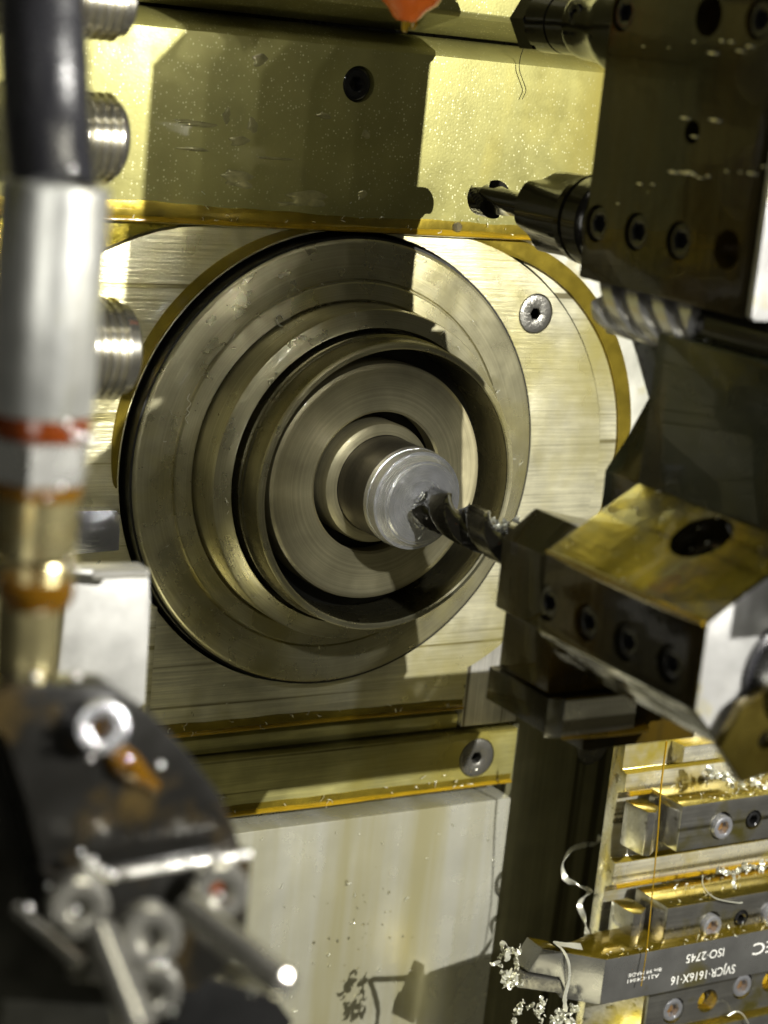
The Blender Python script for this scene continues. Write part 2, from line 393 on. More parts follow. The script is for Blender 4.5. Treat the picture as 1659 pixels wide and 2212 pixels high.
bm = NB()  # pale patches stand in for mirror reflections in the wet plate
for px, py, rx, rz in [(428, 268, 5, 1.0), (395, 262, 3, .7), (418, 322, 5, .5), (510, 385, 4.5, 2.2), (525, 398, 3, 1.2), (505, 372, 3, .8), (660, 428, 6, 2.4), (675, 436, 4, 1.5), (620, 440, 3, .6), (790, 290, 1.4, 1.4), (782, 422, 1.5, 1.6), (560, 130, 2.2, 2), (545, 270, 1.6, 2.4), (490, 250, 1.2, 2.0), (515, 305, 3, 1.6), (590, 342, 6, .5), (700, 250, 2.4, .8)]:
    p = W(px, py, Y=1.95); n_ = 22; rg = []; ph = random.uniform(0, 6)
    for (f_, o_) in ((1, 0), (.8, .16), (.45, .22)):
        rg.append([bm.verts.new(p+Vector((math.cos(a)*rx*f_*(1+.25*math.sin(3*a+ph)+.12*math.sin(7*a)), -o_, math.sin(a)*rz*f_*(1+.25*math.sin(2*a+ph))))) for a in [2*math.pi*i/n_ for i in range(n_)]])
    for A, B in zip(rg, rg[1:]):
        for i in range(n_): bm.faces.new((A[i], A[(i+1) % n_], B[(i+1) % n_], B[i]))
    bm.faces.new(rg[-1]); bm.faces.new(rg[0])
finish('plate_reflections', bm, 'reflection_patch', t, angle=60)
t = thing('upper_guard', 'sparkling olive guard plate at the very top, set back over the cover plate', 'guard plate', (0, -8, 137))
prof = [(-4, 136.5), (-5.5, 138), (-5.5, 190), (32, 190), (32, 131.2), (14, 131.2), (6, 133.5)]
finish('plate', prism(NB(), prof, PX0, PX1, 'X'), 'blasted_plate', t, bevel=.4)

# housing plate round the spindle
t = thing('spindle_housing', 'bright milled housing plate round the spindle, rounded on the right', 'housing plate', (0, 6, -85.7))
def arc(cx, cz, r, a0, a1, n):
    return [(cx+r*math.cos(math.radians(a0+(a1-a0)*i/n)), cz+r*math.sin(math.radians(a0+(a1-a0)*i/n))) for i in range(n+1)]
pts = [(-150, -85.7), (58.9, -85.7), (58.9, -71)] + arc(27.2, -3.3, 75.1, -64, 86, 60) + [(30, 71.9), (-50, 71.9)] + [(-40, 71.7), (-58, 70), (-65, 68.5), (-70.7, 66.6), (-79.8, 62.7), (-92, 56), (-110, 44), (-150, 8)]
bm = NB(); prism(bm, pts, 6, 26)
finish('milled_face', bm, 'milled_plate', t, bevel=.25, cut=[lathe(NB(), (0, 30, 0), NEGY, [(-5, 0), (-5, 71.6), (40, 71.6), (40, 0)], 128), cylbm((69.5, 6, 47.6), NEGY, 6.6, -2, 3)])
c = W(1157, 678, Y=6)
finish('countersunk_screw', screw_bm((c.x, 6, c.z), NEGY, 6.2, 2.0, .15, 3.5, 3, .35), 'screw_grey', t)
# arc pieces around
pts = [(30, 79)] + [] 
def crescent(c0, c1, a0, a1, n=60):
    A = arc(*c0, a0, a1, n); B = arc(*c1, a1, a0, n); return A+B
bm = NB(); prism(bm, crescent((27.2, -3.3, 75.8), (43.4, .4, 66.3), -62, 88), 7.2, 26)
finish('inner_flange', bm, 'milled_plate', t, bevel=.2)
bm = NB(); prism(bm, crescent((43.4, .4, 66.8), (45, 2.4, 70.2), -62, 100), 6.6, 26)
finish('gold_flange', bm, 'film_brown', t, bevel=.3)
# amber oil line that follows the gap round the disc
bm = NB(); rr = []
for i in range(91):
    a = math.radians(100+85*i/90); w = 2.0*math.sin(math.pi*i/90)**.5+.15
    rr.append((math.cos(a), math.sin(a), w))
finish('left_flange', prism(NB(), [(-150, 9), (-110, 44.7), (-92, 56.6), (-79.8, 63.3), (-70.7, 67.2), (-65, 69.1), (-58, 70.6), (-40, 71.7), (-150, 71.7)], 7, 26), 'gold_film', t, bevel=.2)
A = [(x*(72.2), z*72.2) for x, z, w in rr]; B = [(x*(72.4+w*1.7), z*(72.4+w*1.7)) for x, z, w in rr][::-1]
prism(bm, A+B, 5.7, 6.3); finish('oil_film', bm, 'film_brown', t)
oilstrip(-149, 58.4, 6.0, -85.9, 1.5, .9, t, 'oil', 8)
oilstrip(-149, 58.4, 5.95, -85.0, 3.2, .14, t, 'film_brown', 9).name = 'oil_film'

t = thing('outer_flange', 'pale grey cast flange along the right edge of the housing', 'flange', (110, 10, 0))
bm = NB(); prism(bm, [(84, 71.9)] + arc(45, 2.4, 84, 60, -50, 40)[0:0] + [(150, 71.9), (150, -20), (104, -40)] + arc(45, 2.4, 70.6, -36, 84, 40), 10, 30)
finish('flange', bm, 'casting', t, bevel=.4)

# vertical plate with screw right of the housing
t = thing('side_plate', 'bright narrow steel plate with a countersunk screw, below right of the spindle', 'plate', (70, 7, -92.7))
bm = NB(); box(bm, (59.6, 7, -92.7), (82, 24, -8))
c = W(1072, 1290, Y=7)
finish('plate', bm, 'clean_plate', t, bevel=.3, cut=[cylbm(c, NEGY, 6.9, -2, 3)])
finish('countersunk_screw', screw_bm(c, NEGY, 6.5, 2.1, .1, 3, 3, .4), 'screw_grey', t)

# lower slabs
t = thing('way_slab', 'thin grey slab wedged under the housing plate', 'slab', (-20, 9, -93))
finish('slab', box(NB(), (-150, 9, -93.6), (59.4, 26, -88.6)), 'lower_plate', t, bevel=.4)
t = thing('wiper_strip', 'dark brown rubber wiper in the groove above the screwed strip', 'wiper strip', (-20, 16, -103))
finish('lip', prism(NB(), [(14, -94.5), (13.2, -96), (14, -97.6), (13.6, -99.5), (16, -101), (26, -101), (26, -94.5)], -150, 60, 'X'), 'bore_dark', t, bevel=.3)
t = thing('screwed_strip', 'olive steel strip with one hex countersunk screw at its right end', 'steel strip', (-20, 5, -114))
c = W(1030, 1637, Y=5)
finish('strip', box(NB(), (-150, 5, -113.9), (81.8, 24, -94.5)), 'lower_plate', t, bevel=.35, cut=[cylbm(c, NEGY, 7.0, -2, 3)])
finish('countersunk_screw', screw_bm(c, NEGY, 6.7, 2.1, .1, 3.5, 3, .3), 'screw_grey', t)
oilstrip(-149, 81, 5.0, -114.2, 1.7, 1.1, t, 'oil', 12)
oilstrip(-149, 81, 4.95, -113.2, 2.6, .14, t, 'film_brown', 13).name = 'oil_film'
t = thing('front_panel', 'large pale panel streaked with oil below the screwed strip', 'panel', (-20, 4, -330))
finish('panel', box(NB(), (-200, 4, -330), (81.8, 26, -119.5)), 'panel', t, bevel=.5)
# oil drops on the panel
for k in range(46):
    px, py = random.gauss(770, 50), random.gauss(2000, 70)
    if px < 560 or px > 1060: continue
    p = W(px, py, Y=4); r = random.uniform(.25, .8)
    if k == 0: bmO = NB()
    lathe(bmO, p+Vector((0, .1, 0)), (0, -1, 0), [(0, 0), (0, r), (r*.28, r*.72), (r*.38, 0)], 10)
finish('oil_drops', bmO, 'oil_clear', t)
# column
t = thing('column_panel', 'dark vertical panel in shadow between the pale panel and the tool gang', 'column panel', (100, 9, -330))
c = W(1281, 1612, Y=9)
finish('panel', box(NB(), (82.6, 9, -330), (240, 26, -60)), 'column_shade', t, bevel=.4, cut=[cylbm(c, NEGY, 6.9, -2, 3)])
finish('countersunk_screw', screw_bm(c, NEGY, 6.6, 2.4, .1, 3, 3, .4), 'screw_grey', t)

# =================================================================== SPINDLE
t = thing('spindle', 'stepped round steel spindle nose in the middle of the wall', 'spindle', (0, 0, 0))
bm = ring(NB(), (0, 0, 0), NEGY, [(-24, 30), (-24, 69.6), (-.9, 69.6), (-.2, 69.0), (0, 68.4), (0, 57.9), (-.6, 57.5), (-.6, 30)], 160)
finish('face_disc', bm, 'turned_steel', t)
finish('disc_side_shade', ring(NB(), (0, 0, 0), NEGY, [(-24, 60), (-24, 70.3), (-1.1, 70.3), (-1.1, 69.0), (-1.4, 60)], 160), 'groove_black', t)  # black ring stands in for shade in the gap beside the disc
bm = ring(NB(), (0, 0, 0), NEGY, [(-2, 30), (-2, 57.0), (.5, 57.0), (.9, 56.6), (1.5, 51.9), (1.0, 51.5), (-1, 51.4), (-1, 30)], 160)
finish('step_ring', bm, 'turned_steel', t)
bm = ring(NB(), (0, 0, 0), NEGY, [(-1, 30), (-1, 51.0), (12.9, 51.0), (13.7, 50.6), (14.6, 46), (15, 45.5), (14.2, 45.1), (5, 45.1), (5, 30)], 160)
finish('collar', bm, 'turned_steel', t)
bm = ring(NB(), (0, 0, 0), NEGY, [(4, 30), (4, 44.0), (16.5, 44.0), (17, 43.4), (18.2, 43.4), (18.6, 44.4), (19.4, 44.4), (20, 43.9), (27.6, 43.5), (28.5, 42.9), (28.5, 41.9), (27.9, 41.4), (12, 40.6), (12, 30)], 160)
finish('nose_sleeve', bm, 'turned_dark', t)
bm = ring(NB(), (0, 0, 0), NEGY, [(27.4, 42.0), (27.4, 43.55), (28.2, 43.5), (28.75, 43.0), (28.75, 41.9), (28.3, 41.5)], 160)
finish('nose_rim', bm, 'turned_steel', t)
bm = ring(NB(), (0, 0, 0), NEGY, [(10, 18), (10, 41), (12.4, 41), (12.4, 36)], 120)
finish('bore_floor', bm, 'groove_black', t)  # floor coloured black for the shade deep in the bore
bm = ring(NB(), (0, 0, 0), NEGY, [(15, 21.6), (8, 36.2), (19.4, 36.2), (20.4, 35.9), (20.9, 35.0), (20.9, 34), (20.5, 33.2), (20.9, 22.1), (20.4, 21.4)], 160)
finish('closer_face', bm, 'nose_face', t)
bm = ring(NB(), (0, 0, 0), NEGY, [(2, 14.9), (2, 18.4), (20.8, 18.4), (21.8, 18.0), (22.9, 15.3), (22.9, 14.92)], 120)
finish('collet', bm, 'nose_face', t)

# workpiece
t = thing('workpiece', 'round steel bar with a bright turned end held in the collet', 'workpiece', (0, -23, 0))
bm = lathe(NB(), (0, 0, 0), NEGY, [(0, 0), (0, 14.75), (38.3, 14.75), (38.6, 14.5), (38.6, 0)], 96)
finish('bar', bm, 'bar_steel', t)
bm = lathe(NB(), (0, 0, 0), NEGY, [(38.4, 0), (38.4, 14.9), (40.2, 14.9), (40.25, 14.3), (40.9, 14.3), (40.95, 14.8), (43.6, 14.5), (43.65, 13.75), (46.2, 12.3), (46.25, 11.8), (46.8, 11.4), (46.8, 6.8), (46.3, 6.5), (46.2, 0)], 120)
finish('turned_end', bm, 'bright_steel', t, angle=10)

# =================================================================== TURRET AND ITS TOOLS
t = thing('tool_turret', 'black oily tool turret body between the upper and lower tool blocks', 'turret', (30, -150, 20))
finish('body', box(NB(), (0.3, -240, 27), (43, -141, 66)), 'turret_body', t, bevel=.8)
finish('shade_block', prism(NB(), [(20, -16), (20, 73.7), (51.5, 73.7), (56, 35), (62.6, -2), (66, -16)], -150, -118), 'turret_body', t, bevel=.8)  # added block, outlined so that its shadow covers the spindle
q = [(4.5, 66.6), (10, 56.6), (15.5, 46), (9.8, 35.2), (4.7, 27.5), (4.9, 19.2), (6, 12), (42, 12), (42, 72), (5, 72)]
finish('disc_edge', prism(NB(), q, -139.5, -122), 'turret_body', t, bevel=.5)

# upper block
t = thing('upper_tool_block', 'large dark brown oily tool block at upper right with rows of set screws', 'tool block', (0, -140, 74))
P1 = [(0, 74), (0, 132), (5, 136), (9, 190), (50, 190), (50, 74)]
cuts = []; scr = []
for y in (-112, -128, -144.4): scr.append(((0, y, 88.3), 4.3, 1))
scr.append(((0, -162, 88.6), 4.2, 0))
for y in (-112.1, -144.5, -162): scr.append(((0, y, 139.5 if y > -120 else 139.8), 4.3, 1 if y != -144.5 else 0))
scr.append(((0, -144.1, 113.5), 2.4, 0))
for c, r, s in scr: cuts.append(cylbm(c, NEGX, r+.35, -2, 6 if c[2] < 130 else 9))
bm = prism(NB(), [(0, 74), (0, 143.7), (7, 151), (9, 190), (47.7, 190), (47.7, 74)], -171.5, -107)
finish('block', bm, 'turret_black', t, bevel=1.0, cut=cuts)
first = None
for c, r, s in scr:
    if not s: continue
    finish('set_screw', screw_bm((c[0]+1.2, c[1], c[2]), NEGX, r, r*.5, 0.4, 2, 3, .5), 'screw_black', t)
bm = prism(NB(), [(-.1, 75), (-.1, 143), (6.6, 150.4), (8, 180), (46, 180), (46, 74), (1, 74)], -173.5, -171.6)
finish('end_cover', bm, 'end_steel', t, bevel=.4)
# droplets on the block, mirror-bright metal so that they add glints
bm = NB()
for px, py in [(1390,100),(1445,103),(1540,115),(1580,90),(1500,90),(1620,100),(1382,397),(1410,398),(1455,372),(1480,374),(1500,378),(1530,380),(1400,415),(1335,440),(1480,255),(1500,295),(1545,260),(1570,370),(1600,372),(1470,370),(1490,372),(1512,384),(1560,88),(1600,110),(1625,375),(1650,360)]:
    p = W(px, py, X=0); r = random.uniform(.3, .75)
    a = lathe(NB(), p+Vector((.1, 0, 0)), NEGX, [(0, 0), (0, r), (r*.4, r*.7), (r*.55, 0)], 12)
    bmesh.ops.scale(a, vec=(1, random.uniform(1.5, 4), .6), verts=a.verts, space=Matrix.Translation(-p))
    m_ = bpy.data.meshes.new('x'); a.to_mesh(m_); bm.from_mesh(m_); a.free()
finish('oil_drops', bm, 'glint_drop', t)

# upper drill with its collet chuck
t = thing('centre_drill', 'short dark drill in a stepped chuck poking left from the upper block', 'drill', (25, -13, 86))
O = Vector((25, -13, 86))
bm = twist(NB(), O, NEGY, 5.6, 16, 42, 2, .42, 10, .4); finish('bit', bm, 'drill_black', t)
bm = twist(NB(), O+Vector((0, -13, 0)), NEGY, 4.2, 34, 90, 2, .2, 0, .4); finish('bit_shank', bm, 'drill_black', t)
bm = twist(NB(), O+Vector((0, -43, 0)), NEGY, 11.4, 20, 500, 3, .2, 0, 1.9, sharp=1.0); finish('chuck_nut', bm, 'drill_black', t, angle=50)
bm = lathe(NB(), O, NEGY, [(61.5, 0), (61.5, 11.2), (62.5, 12.2), (65, 12.4), (65.3, 11.6), (66.5, 11.6), (66.8, 12.5), (73, 12.7), (74, 12.0), (74.6, 11.2), (76, 11.2), (76.4, 12.6), (93.5, 12.6), (93.5, 0)], 64)
finish('chuck_body', bm, 'drill_black', t)
bm = lathe(NB(), O+Vector((-1, 0, -12)), NEGY, [(66, 0), (66.5, 1.4), (70, 2.6), (74, 2.2), (77, 0)], 16); finish('oil_drop', bm, 'amber_ring', t)

t = thing('boring_chuck', 'stubby hex nosed black chuck at top, left of the upper block', 'chuck', (25, -13, 137))
O = Vector((25, -38, 137))
bm = lathe(NB(), O, NEGY, [(0, 0), (.4, 5.5, 1), (1.6, 9.0, 1), (8, 9.0, 1)], 48); finish('hex_nose', bm, 'drill_black', t)
bm = lathe(NB(), O, NEGY, [(8, 0), (8, 8.4), (17, 8.4), (17.2, 7.9), (17.8, 7.9), (18, 8.4), (26, 8.4), (27, 9.3), (27.5, 9.4), (31, 9.6), (38, 10.5), (42, 12), (46, 13), (68.5, 13), (68.5, 0)], 64); finish('chuck_body', bm, 'drill_black', t)
finish('clamp_screw', screw_bm(O+Vector((-9.0, -33, 2)), NEGX, 3.0, 1.5, 1, 2), 'screw_black', t)

# end mill between the blocks
t = thing('end_mill', 'bright fluted end mill sticking out under the upper tool block', 'end mill', (12, -120, 66))
bm = twist(NB(), W(1335, 652, Y=-112), NEGY, 8.4, 38, 52, 5, .36, 0, .3, 64, 90, 1.0)
finish('flutes', bm, 'white_steel', t, angle=25)
finish('shank', cyl(NB(), W(1335, 652, Y=-112)+Vector((0, -36, 0)), W(1335, 652, Y=-112)+Vector((0, -72, 0)), 6, bev=.3), 'drill_black', t)

# lower hexagonal block
t = thing('hex_tool_block', 'six sided tool block with a golden oily top and four set screws', 'tool block', (0, -171, -29))
VX, VZ = -15.9, -16.1
HX = [(-25, 13.2), (-25, -6.8), (VX, VZ), (25, -20), (25, 14), (0, 29)]
cuts = []; sp = []
for y in (-143.8, -159.8, -174.9, -190.8): sp.append((-25, y, .6)); cuts.append(cylbm((-25, y, .6), NEGX, 4.5, -2, 5))
nrm = Vector((-.534, 0, .845)); hc = W(1515, 1160, Y=-171)
# point on the golden face under pixel (1515,1160)
d = (W(1515, 1160, d=400)-CAM).normalized(); p0 = Vector((-25, 0, 13.2)); nn = Vector((-15.8, 0, 25)).normalized()
hc = CAM+d*((p0-CAM).dot(nn)/d.dot(nn))
cuts.append(cylbm(hc, nn, 7.6, -2, 10)); cuts.append(lathe(NB(), (0, -205, 0), (0, 1, 0), [(0, 0), (0, 12.6), (16, 12.6), (16, 0)], 64))
bm = prism(NB(), HX, -201, -141.5)
ob = finish('block', bm, 'turret_black', t, bevel=.5, cut=cuts)
ob.data.materials.append(MAT['gold_film']); ob.data.materials.append(MAT['end_steel']); ob.data.materials.append(MAT['streak_reflection'])  # dark side and pale end put each face's light into its colour
for f in ob.data.polygons:
    if f.normal.dot(nn) > .97: f.material_index = 1
    elif f.normal.y < -.97 and f.center.y*1000-0 < -29.5: f.material_index = 2
    elif f.normal.dot(Vector((-(-6.8-VZ), 0, -(VX+25))).normalized()) > .97: f.material_index = 3
for c in sp: finish('set_screw', screw_bm((c[0]+1.4, c[1], c[2]), NEGX, 4.1, 2.0, .3, 2.2, 3, .5), 'screw_black', t)
finish('clamp_bolt', screw_bm(hc-nn*6, nn, 5.6, 2.6, 1.2, 2.4, 3, .6), 'bore_dark', t)
# bead of oil along the upper edge
bm = NB(); A = Vector((-25, -142, 13.2)); B = Vector((-25, -200.5, 13.2))
tube(bm, [A+Vector((-.1, 0, -.3)), A.lerp(B, .3)+Vector((-.25, 0, -.5)), A.lerp(B, .7)+Vector((-.3, 0, -.6)), B+Vector((-.1, 0, -.4))], lambda q: .55+.5*math.sin(math.pi*q), 12)
finish('oil_bead', bm, 'oil', t)

t = thing('collet_nut', 'shiny steel collet nut inside a black bore at the right edge', 'collet nut', (0, -200, -12))
bm = lathe(NB(), (0, -196, 0), NEGY, [(-8, 0), (-8, 9), (0, 9), (4, 9.8, 1), (13, 9.8, 1), (14, 8.8), (14, 5), (9, 4.6), (9, 0)], 72)
finish('nut', bm, 'nickel', t, angle=25)
bm = ring(NB(), (0, -196, 0), NEGY, [(3, 10.6), (3, 12.4), (6.2, 12.4), (6.6, 11.6), (6.2, 10.6)], 72); finish('seal_ring', bm, 'rubber', t)

# narrow holder that grips the drill
t = thing('drill_holder', 'narrow black holder gripping the drill in front of the bar', 'drill holder', (-10, -130, -9))
bm = prism(NB(), [(-20, -9), (-20, 9.4), (-11.3, 16.7), (6, 13), (12, 2), (12, -9)], -141.3, -116)
finish('body', bm, 'turret_black', t, bevel=.6)
finish('step', prism(NB(), [(-19.2, -24), (-19.2, -9.1), (10, -9.1), (10, -24)], -141.3, -119.5), 'turret_black', t, bevel=.6)
t = thing('drill', 'black twist drill with a bent chip, its tip at the bar end', 'drill', (0, -48, 0))
bm = twist(NB(), (0, -47.2, 0), NEGY, 6.0, 62, 40, 2, .58, 3.4, 1.9, 56, 120, 1.3); finish('flutes', bm, 'drill_black', t, angle=40)
finish('shank', cyl(NB(), (0, -104, 0), (0, -117, 0), 6.4, bev=.5), 'drill_black', t)

# lower bar holder with ribbed lit face
t = thing('ribbed_holder', 'dark holder under the drill holder, its end face ribbed and lit', 'tool holder', (20, -132, -33))
finish('body', box(NB(), (-20.6, -143.5, -33), (92, -117.5, -24.2)), 'turret_black', t, bevel=.4)
bm = NB()
prof = []
x = -16.5
while x < 5:
    prof += [(x, -144.9), (x+.6, -145.7), (x+1.25, -144.9)]; x += 1.25
prism(bm, prof+[(x, -143.6), (-16.5, -143.6)], -33.6, -24.4, 'Z'); finish('ribbed_face', bm, 'gang_base', t)
finish('hidden_shade_bar', box(NB(), (30, -140, -24.1), (110, -119, -17)), 'turret_black', t, bevel=.4)  # hidden bar added to cast shade low on the housing
finish('corner_block', prism(NB(), [(-20.6, -143.7), (-16.7, -145.6), (-16.7, -143.7)], -33.8, -24.0, 'Z'), 'gang_steel', t, bevel=.15)
bm = NB(); tube(bm, [(-16, -145.2, -34), (-6, -145.4, -34.2), (4, -145.4, -34.2), (10, -145, -34)], lambda q: .5+.7*q, 10); finish('oil_bead', bm, 'oil', t)
finish('slot_block', box(NB(), (-6, -141, -40), (30, -124, -33.2)), 'turret_black', t, bevel=.4)

# near brown block in the lower right
t = thing('brown_block', 'oily brown block with a dark hole at the right edge under the hexagonal block', 'tool block', (0, -215, -40))
q = [W(*p, Y=-206) for p in [(1556, 1617), (1604, 1530), (1720, 1440), (1760, 1640), (1602, 1692)]]
c = W(1655, 1600, Y=-206)
finish('block', prism(NB(), [(p.x, p.z) for p in q], -206, -203.2), 'oiled_gold', t, bevel=.5, cut=[cylbm(c, NEGY, 2.3, -3, 8)])

# =================================================================== TOOL GANG (lower right)
t = thing('gang_plate', 'bright grooved base plate of the tool gang at lower right', 'base plate', (100, -40, -330))
prof = [(-40, -60), (-40, -101.6), (-40, -131.5), (-40, -330), (-8, -330), (-8, -60)]
q0 = 93
bm = prism(NB(), [(-39, -60), (-39, -94.2), (-41.5, -94.8), (-41.5, -101), (-38, -102.5), (-38, -117.5), (-39, -125.2), (-41.8, -126), (-41.8, -133.5), (-38, -136), (-38, -330), (-33, -330), (-33, -60)], q0, 330, 'X')
finish('plate', bm, 'gang_base', t, bevel=.35)
for z in (-101.6, -134.2):
    bm = NB(); tube(bm, [(94.2, -42.0, z), (105, -42.4, z+.3), (125, -42.4, z+.2), (150, -42.2, z), (220, -42, z)], .95, 10); finish('oil_bead', bm, 'oil', t)

def clamp_set(z, label_c, label_s, grp_c, grp_s, xs):
    # fixed stop at the left, wedge clamp at the right; z = top of the pair
    s = thing('stop_block', label_s, 'stop block', (94, -46, z-18), grp_s)
    bm = prism(NB(), [(93.6, -41.8), (93.6, -45.4), (94.4, -52.8), (96.6, -53.9), (101.3, -50.5), (101.3, -41.8)], z-18.6, z-3.4, 'Z'); finish('block', bm, 'gang_steel', s, bevel=.35)
    w = thing('wedge_clamp', label_c, 'wedge clamp', (103, -50, z-16), grp_c)
    cuts = []; sc_ = []
    for i, (x, r) in enumerate(xs): cuts.append(cylbm((x, -59, z-8.4), NEGY, r+.5, -2, 9)); sc_.append((x, r))
    bm = box(NB(), (103.2, -59, z-15.9), (230, -41.9, z)); finish('block', bm, 'gang_steel', w, bevel=.5, cut=cuts)
    for i, (x, r) in enumerate(sc_):
        big = r > 3
        finish('socket_screw' if big else 'set_screw', screw_bm((x, -59, z-8.4-(.6 if big else 0)), NEGY, r, r*.58, 1.6 if big else .3, 3.4, 5, .7), 'screw_steel' if big else 'screw_black', w)
        if big:
            bm = lathe(NB(), (x, -57.9, z-9.0), NEGY, [(0, 0), (0, r*.5), (.3, 0)], 16); finish('oil_pool', bm, 'oil_dark', w)
    return w
w1 = clamp_set(-100.2, 'steel wedge clamp with two hex screws, upper of the two', 'upper grey stop block left of the wedge clamp', 'wedge clamps on the tool gang', 'stop blocks on the tool gang', [(120.6, 4.0), (134.4, 2.9), (149, 4.0)])
w2 = clamp_set(-135.6, 'steel wedge clamp directly above the lettered tool holder', 'lower grey stop block, right behind the lettered tool holder', 'wedge clamps on the tool gang', 'stop blocks on the tool gang', [(122.3, 4.0), (135.6, 2.6), (148.6, 4.0)])
# notch block at the very top of gang
t = thing('rest_block', 'small notched block with gold oil at the top of the tool gang', 'block', (105, -45, -95))
finish('block', prism(NB(), [(-46, -85.5), (-46, -91), (-41.9, -92.6), (-39.2, -92.6), (-39.2, -85.5)], 112, 135, 'X'), 'gang_base', t, bevel=.3)

# turning tool
t = thing('turning_tool', 'black turning tool holder with white lettering reading upside down', 'tool holder', (75, -60, -163))
zt, zb = -146.8, -162.6
def XY(px, py, z=-146.8):
    p = W(px, py, Z=z); return (p.x, p.y)
A_ = XY(1310, 2073); D_ = XY(1173, 2051)
dn = Vector((A_[1]-D_[1], -(A_[0]-D_[0]), 0)).normalized()
def onp(px, py, off=0.):
    """point under a pixel on the upright plane of the slanted head, off mm in front of it"""
    q = Vector((A_[0], A_[1], 0)) - Vector((0, off, 0)); d = W(px, py, d=400)-CAM
    return CAM+d*((q-CAM).dot(dn)/d.dot(dn))
def slab_on(pts, off, th):
    bm = NB(); F = [bm.verts.new(onp(x, y, off)) for x, y in pts]; K = [bm.verts.new(v.co+Vector((0, th, 0))) for v in F]
    bm.faces.new(F); bm.faces.new(K[::-1])
    for i in range(len(F)): bm.faces.new((F[i], F[(i+1) % len(F)], K[(i+1) % len(F)], K[i]))
    return bm
pts = [A_, XY(1222, 2058), XY(1212, 2042), XY(1290, 2012), (98, -46.5), (240, -46.5), (240, A_[1])]
finish('holder', prism(NB(), pts, zb, zt, 'Z'), 'tool_black', t, bevel=.35)
finish('head', slab_on([(1173, 2050), (1216, 2057), (1222, 2140), (1208, 2112), (1141, 2100)], .8, 9), 'tool_black', t, bevel=.3)
finish('insert', slab_on([(1130, 2105), (1210, 2118), (1216, 2147), (1120, 2134)], 1.6, 5), 'screw_grey', t, bevel=.25)
def text(s, px0, px1, py0, py1, h, parent, Y=-65.0):
    """lettering turned half round: starts at (px0,py0), runs to (px1,py1)"""
    cu = bpy.data.curves.new('t', 'FONT'); cu.body = s; cu.size = 1; cu.extrude = .012; cu.resolution_u = 3
    o = bpy.data.objects.new('t', cu); COL.objects.link(o); dg = bpy.context.evaluated_depsgraph_get(); dg.update()
    me = bpy.data.meshes.new_from_object(o.evaluated_get(dg)); bpy.data.objects.remove(o)
    a = W(px0, py0, Y=Y); b = W(px1, py1, Y=Y); wd_ = max(v.co.x for v in me.vertices); hh = max(v.co.y for v in me.vertices)
    L_ = abs(a.x-b.x); org = ORG[parent.name]
    for v in me.vertices:
        x, y, z = v.co; v.co = (Vector((a.x-x/wd_*L_, Y-.03-z*1.5, a.z-y/hh*h))-org)*S
    me.materials.append(MAT['white_ink']); q = bpy.data.objects.new('lettering', me); COL.objects.link(q); q.parent = parent; ORG[q.name] = org
text('SVJCR·1616X·16', 1590, 1450, 2083, 2112, 3.1, t, A_[1]-.1)
text('ISO·2745', 1567, 1484, 2047, 2061, 3.0, t, A_[1]-.1)
text('EC', 1676, 1626, 2030, 2052, 4.2, t, A_[1]-.1)
text('A21·C4841', 1424, 1356, 2103, 2115, 1.3, t, A_[1]-.1)
text('Bm 99 MADE', 1430, 1358, 2090, 2102, 1.2, t, A_[1]-.1)

# bottom clamp bar
t = thing('bottom_clamp', 'steel clamp bar with a row of hex screws under the lettered holder', 'clamp bar', (110, -62, -182))
xs = [(109.1, -171.6, 4.1, 1), (123.4, -170.6, 3.7, 0), (138.3, -167.9, 4.1, 1), (151, -168, 3.6, 0)]
cuts = [cylbm((x, -62, z), NEGY, r+.45, -2, 8) for x, z, r, s in xs]
finish('bar', prism(NB(), [(-62, -163.2), (-62, -177.6), (-60, -178.6), (-42, -178.6), (-42, -163.2)], 97.9, 230, 'X'), 'gang_steel', t, bevel=.4, cut=cuts)
for x, z, r, s in xs:
    if s:
        finish('socket_screw', screw_bm((x, -61.2, z), NEGY, r, r*.58, .8, 3.2, 5, .8), 'screw_steel', t)
        finish('oil_pool', lathe(NB(), (x, -59.6, z), NEGY, [(0, 0), (0, r*.5), (.3, 0)], 16), 'oil_dark', t)
    else:
        finish('oil_pool', lathe(NB(), (x, -57, z-1), NEGY, [(0, 0), (0, r*.8), (1.5, r*.5), (2, 0)], 20), 'oil', t)
t = thing('lower_holder', 'plain steel tool holder along the bottom right corner', 'tool holder', (120, -60, -200))
finish('holder', box(NB(), (96, -64, -200), (230, -41, -179.2)), 'gang_steel', t, bevel=.4)
t = thing('support_wedge', 'small amber streaked wedge left of the bottom clamp bar', 'wedge', (90, -45, -178))
finish('wedge', prism(NB(), [(85, -46), (97.2, -60.5), (97.2, -42), (85, -42)], -199, -163.4, 'Z'), 'gang_base', t, bevel=.3)

